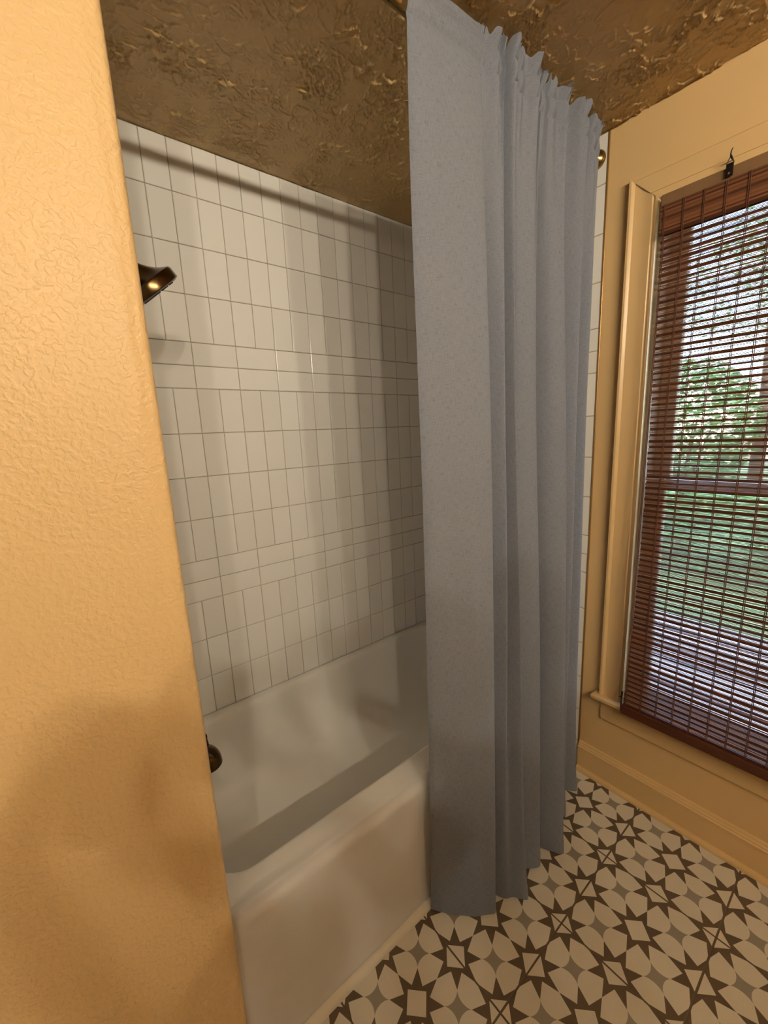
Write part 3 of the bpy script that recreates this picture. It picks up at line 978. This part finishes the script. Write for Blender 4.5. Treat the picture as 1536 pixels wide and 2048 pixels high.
tree(16.5, 1.2, 8.2, 3.0, 'tall green tree furthest from the window')
tree(8.8, -1.6, 4.4, 1.5, 'leafy green tree outside the middle of the window')
tree(12.0, -6.6, 5.6, 2.2, 'leafy green tree outside the right part of the window')
def shrub(x, y, rx, h, label):
    t = thing('shrub', label, 'shrub', (x, y, -.65))
    b3 = bmesh.new()
    for k in range(5):
        a = k * 2 * PI / 5
        sweep(b3, [(x, y, -.65), (x + .25 * math.cos(a), y + .25 * math.sin(a), .1), (x + .6 * math.cos(a), y + .6 * math.sin(a), h * .5)], [.05, .04, .02], 8)
    obj('stems', b3, M_bark, t, smooth=True)
    b3 = bmesh.new(); foliage(b3, (x, y, h * .42), (rx * .7, rx, h * .62), 4200, .085)
    obj('leaves', b3, M_leaf, t)
shrub(12.2, 5.6, 1.9, 2.6, 'big rounded shrub at the left of the view out of the window')
shrub(13.2, 2.2, 1.6, 3.0, 'tall rounded shrub between the trees outside the window')
shrub(12.4, -1.6, 1.8, 2.4, 'lower rounded shrub behind the middle tree outside the window')
b2 = bmesh.new()
for y in np.arange(-9, 9.1, 1.1):
    foliage(b2, (6.6, y, -.05), (.55, .8, .62), 900, .06)
tag(obj('hedge', b2, M_leaf2), 'low green hedge beyond the paved strip outside the window', 'hedge')

# ------------------------------------------------------------------ the photographer, standing behind the phone that takes the picture
M_skin = simple('skin', (0.52, 0.32, 0.22), 0.5, noise=0.05, nscale=8)
M_shirt = simple('grey_cotton_shirt', (0.20, 0.21, 0.23), 0.9, noise=0.08, nscale=15, bump=0.1, bscale=80)
M_jeans = simple('dark_denim', (0.05, 0.065, 0.11), 0.9, noise=0.15, nscale=40)
M_shoe = simple('dark_shoe', (0.05, 0.045, 0.04), 0.6)
M_hair = simple('brown_hair', (0.055, 0.032, 0.018), 0.55, noise=0.3, nscale=60, bump=0.4, bscale=120)
PYAW = 0.10
FH = Vector((math.sin(PYAW), math.cos(PYAW), 0)); RH = Vector((math.cos(PYAW), -math.sin(PYAW), 0)); UZ = Vector((0, 0, 1))
C0 = M.translation.copy()
foot = Vector((-0.22, -1.95, 0))
def L3(f, r_, z): return foot + FH * f + RH * r_ + UZ * z
sv, se, sr = [], [], []
def jv(p_, r_, parent=None):
    sv.append(p_); sr.append(r_ if isinstance(r_, tuple) else (r_, r_))
    if parent is not None: se.append((parent, len(sv) - 1))
    return len(sv) - 1
pel = jv(L3(0, 0, .90), (.135, .100))
wai = jv(L3(.0, 0, 1.05), (.120, .090), pel)
che = jv(L3(.0, 0, 1.22), (.140, .098), wai)
upc = jv(L3(-.005, 0, 1.33), (.110, .075), che)
nec = jv(L3(.005, 0, 1.415), (.052, .054), upc)
hd0 = jv(L3(.025, 0, 1.475), (.060, .066), nec)
hd1 = jv(L3(.030, 0, 1.535), (.074, .090), hd0)
hd2 = jv(L3(.024, 0, 1.600), (.066, .080), hd1)
PH = C0 - fw * .0085                     # centre plane of the phone body
def PL(a, b_, c): return PH + rt2 * a + up2 * b_ + fw * c
for sd in (-1, 1):
    s0 = jv(L3(-.005, .125 * sd, 1.345), .060, upc)
    s1 = jv(L3(.0, .180 * sd, 1.315), .050, s0)
    el = jv(L3(.12, (.215 if sd < 0 else .175) * sd, 1.095), .040, s1)
    fa = jv((L3(.12, (.215 if sd < 0 else .175) * sd, 1.095) * .5 + PL(.062 * sd, -.125, -.030) * .5), .036, el)
    wrp = PL(.062 * sd, -.125, -.030); wr_ = jv(wrp, (.026, .021), fa)
    palm = jv(PL(.056 * sd, -.075, -.016), (.030, .016), wr_)
    for k in range(4):
        b0 = -.058 + .019 * k
        ln = (.8, .95, 1.0, .9)[k]
        k1 = jv(PL(.054 * sd, b0, -.006), .0088, palm)
        k2 = jv(PL((.054 - .004 * ln) * sd, b0 + .006, .006), .0082, k1)
        jv(PL((.050 - .020 * ln) * sd, b0 + .010, .0135), .0075, k2)
    t1 = jv(PL(.050 * sd, -.082, -.024), .0115, palm)
    t2 = jv(PL(.036 * sd, -.060, -.022), .0100, t1)
    jv(PL(.020 * sd, -.042, -.019), .0088, t2)
    h0 = jv(L3(.0, .085 * sd, .85), (.090, .092), pel)
    kn = jv(L3(.02, .100 * sd, .47), .056, h0)
    ca = jv(L3(-.005, .105 * sd, .32), .052, kn)
    an = jv(L3(-.02, .108 * sd, .085), .036, ca)
    he = jv(L3(-.03, .110 * sd, .045), .038, an)
    jv(L3(.10, .122 * sd, .038), (.042, .034), he)
    jv(L3(.165, .126 * sd, .030), (.036, .026), len(sv) - 1)
me = bpy.data.meshes.new('person')
me.from_pydata([tuple(v) for v in sv], se, [])
tmp = bpy.data.objects.new('person', me); COL.objects.link(tmp)
sk = tmp.modifiers.new('skin', 'SKIN')
sl = me.skin_vertices[0].data if me.skin_vertices else None
if sl is None:
    ly = me.attributes  # the modifier adds the layer itself when missing
    b3 = bmesh.new(); b3.from_mesh(me); b3.verts.layers.skin.verify(); b3.to_mesh(me); b3.free()
    sl = me.skin_vertices[0].data
for i, r_ in enumerate(sr):
    sl[i].radius = r_; sl[i].use_root = (i == 0)
sk.use_smooth_shade = True
sb = tmp.modifiers.new('sub', 'SUBSURF'); sb.levels = 2; sb.render_levels = 2
dg = bpy.context.evaluated_depsgraph_get()
baked = bpy.data.meshes.new_from_object(tmp.evaluated_get(dg))
bpy.data.objects.remove(tmp); bpy.data.meshes.remove(me)
baked.name = 'person'
pers = bpy.data.objects.new('person', baked); COL.objects.link(pers)
tag(pers, 'person in a grey shirt and jeans standing behind the viewpoint, holding up a phone', 'person')
baked.materials.clear()
for m_ in (M_skin, M_shirt, M_jeans, M_shoe): baked.materials.append(m_)
for p_ in baked.polygons:
    c = p_.center - foot; zc = c.z; f_ = c.dot(FH); r_ = abs(c.dot(RH))
    i = 1
    if zc < .075: i = 3
    elif zc < .95 : i = 2
    elif (zc > 1.395 and r_ < .09 and f_ < .2) or f_ > .15: i = 0
    p_.material_index = i; p_.use_smooth = True
def blob(name, c, rad, mat, tilt=0.0, cut=None):
    b2 = bmesh.new(); bmesh.ops.create_uvsphere(b2, u_segments=24, v_segments=16, radius=1.0)
    for v in b2.verts:
        f_, r_, z_ = v.co.x * rad[0], v.co.y * rad[1], v.co.z * rad[2]
        v.co = L3(c[0] + f_, c[1] + r_, c[2] + z_)
    if cut:
        dl = [v for v in b2.verts if cut(v.co - foot)]
        bmesh.ops.delete(b2, geom=dl, context='VERTS')
    return obj(name, b2, mat, pers, smooth=True)
blob('hair', (.012, 0, 1.585), (.106, .084, .100), M_hair, cut=lambda c: c.dot(FH) > .045 and c.z < 1.612)
for sd in (-1, 1):
    blob('ear', (.020, .074 * sd, 1.530), (.020, .009, .030), M_skin)
    blob('eye', (.104, .031 * sd, 1.545), (.010, .013, .007), M_black)
blob('nose', (.116, 0, 1.520), (.018, .012, .022), M_skin)
blob('mouth', (.100, 0, 1.480), (.008, .024, .006), simple('lips', (0.40, 0.16, 0.13), 0.5))
ph_ = thing('phone', 'black phone held upright by the person behind the viewpoint', 'phone', PH)
b2 = bmesh.new(); box(b2, -.037, .037, -.125, .030, -.0042, .0042, .0035, 3)
mt = Matrix((rt2, up2, -fw)).transposed().to_4x4(); mt.translation = PH
bmesh.ops.transform(b2, matrix=mt, verts=b2.verts)
obj('phone_body', b2, M_black, ph_, smooth=True, angle=40)
b2 = bmesh.new(); box(b2, -.034, .034, -.121, .026, .0042, .0046)
bmesh.ops.transform(b2, matrix=mt, verts=b2.verts)
obj('screen', b2, simple('dark_glass_screen', (0.01, 0.01, 0.012), 0.08), ph_)
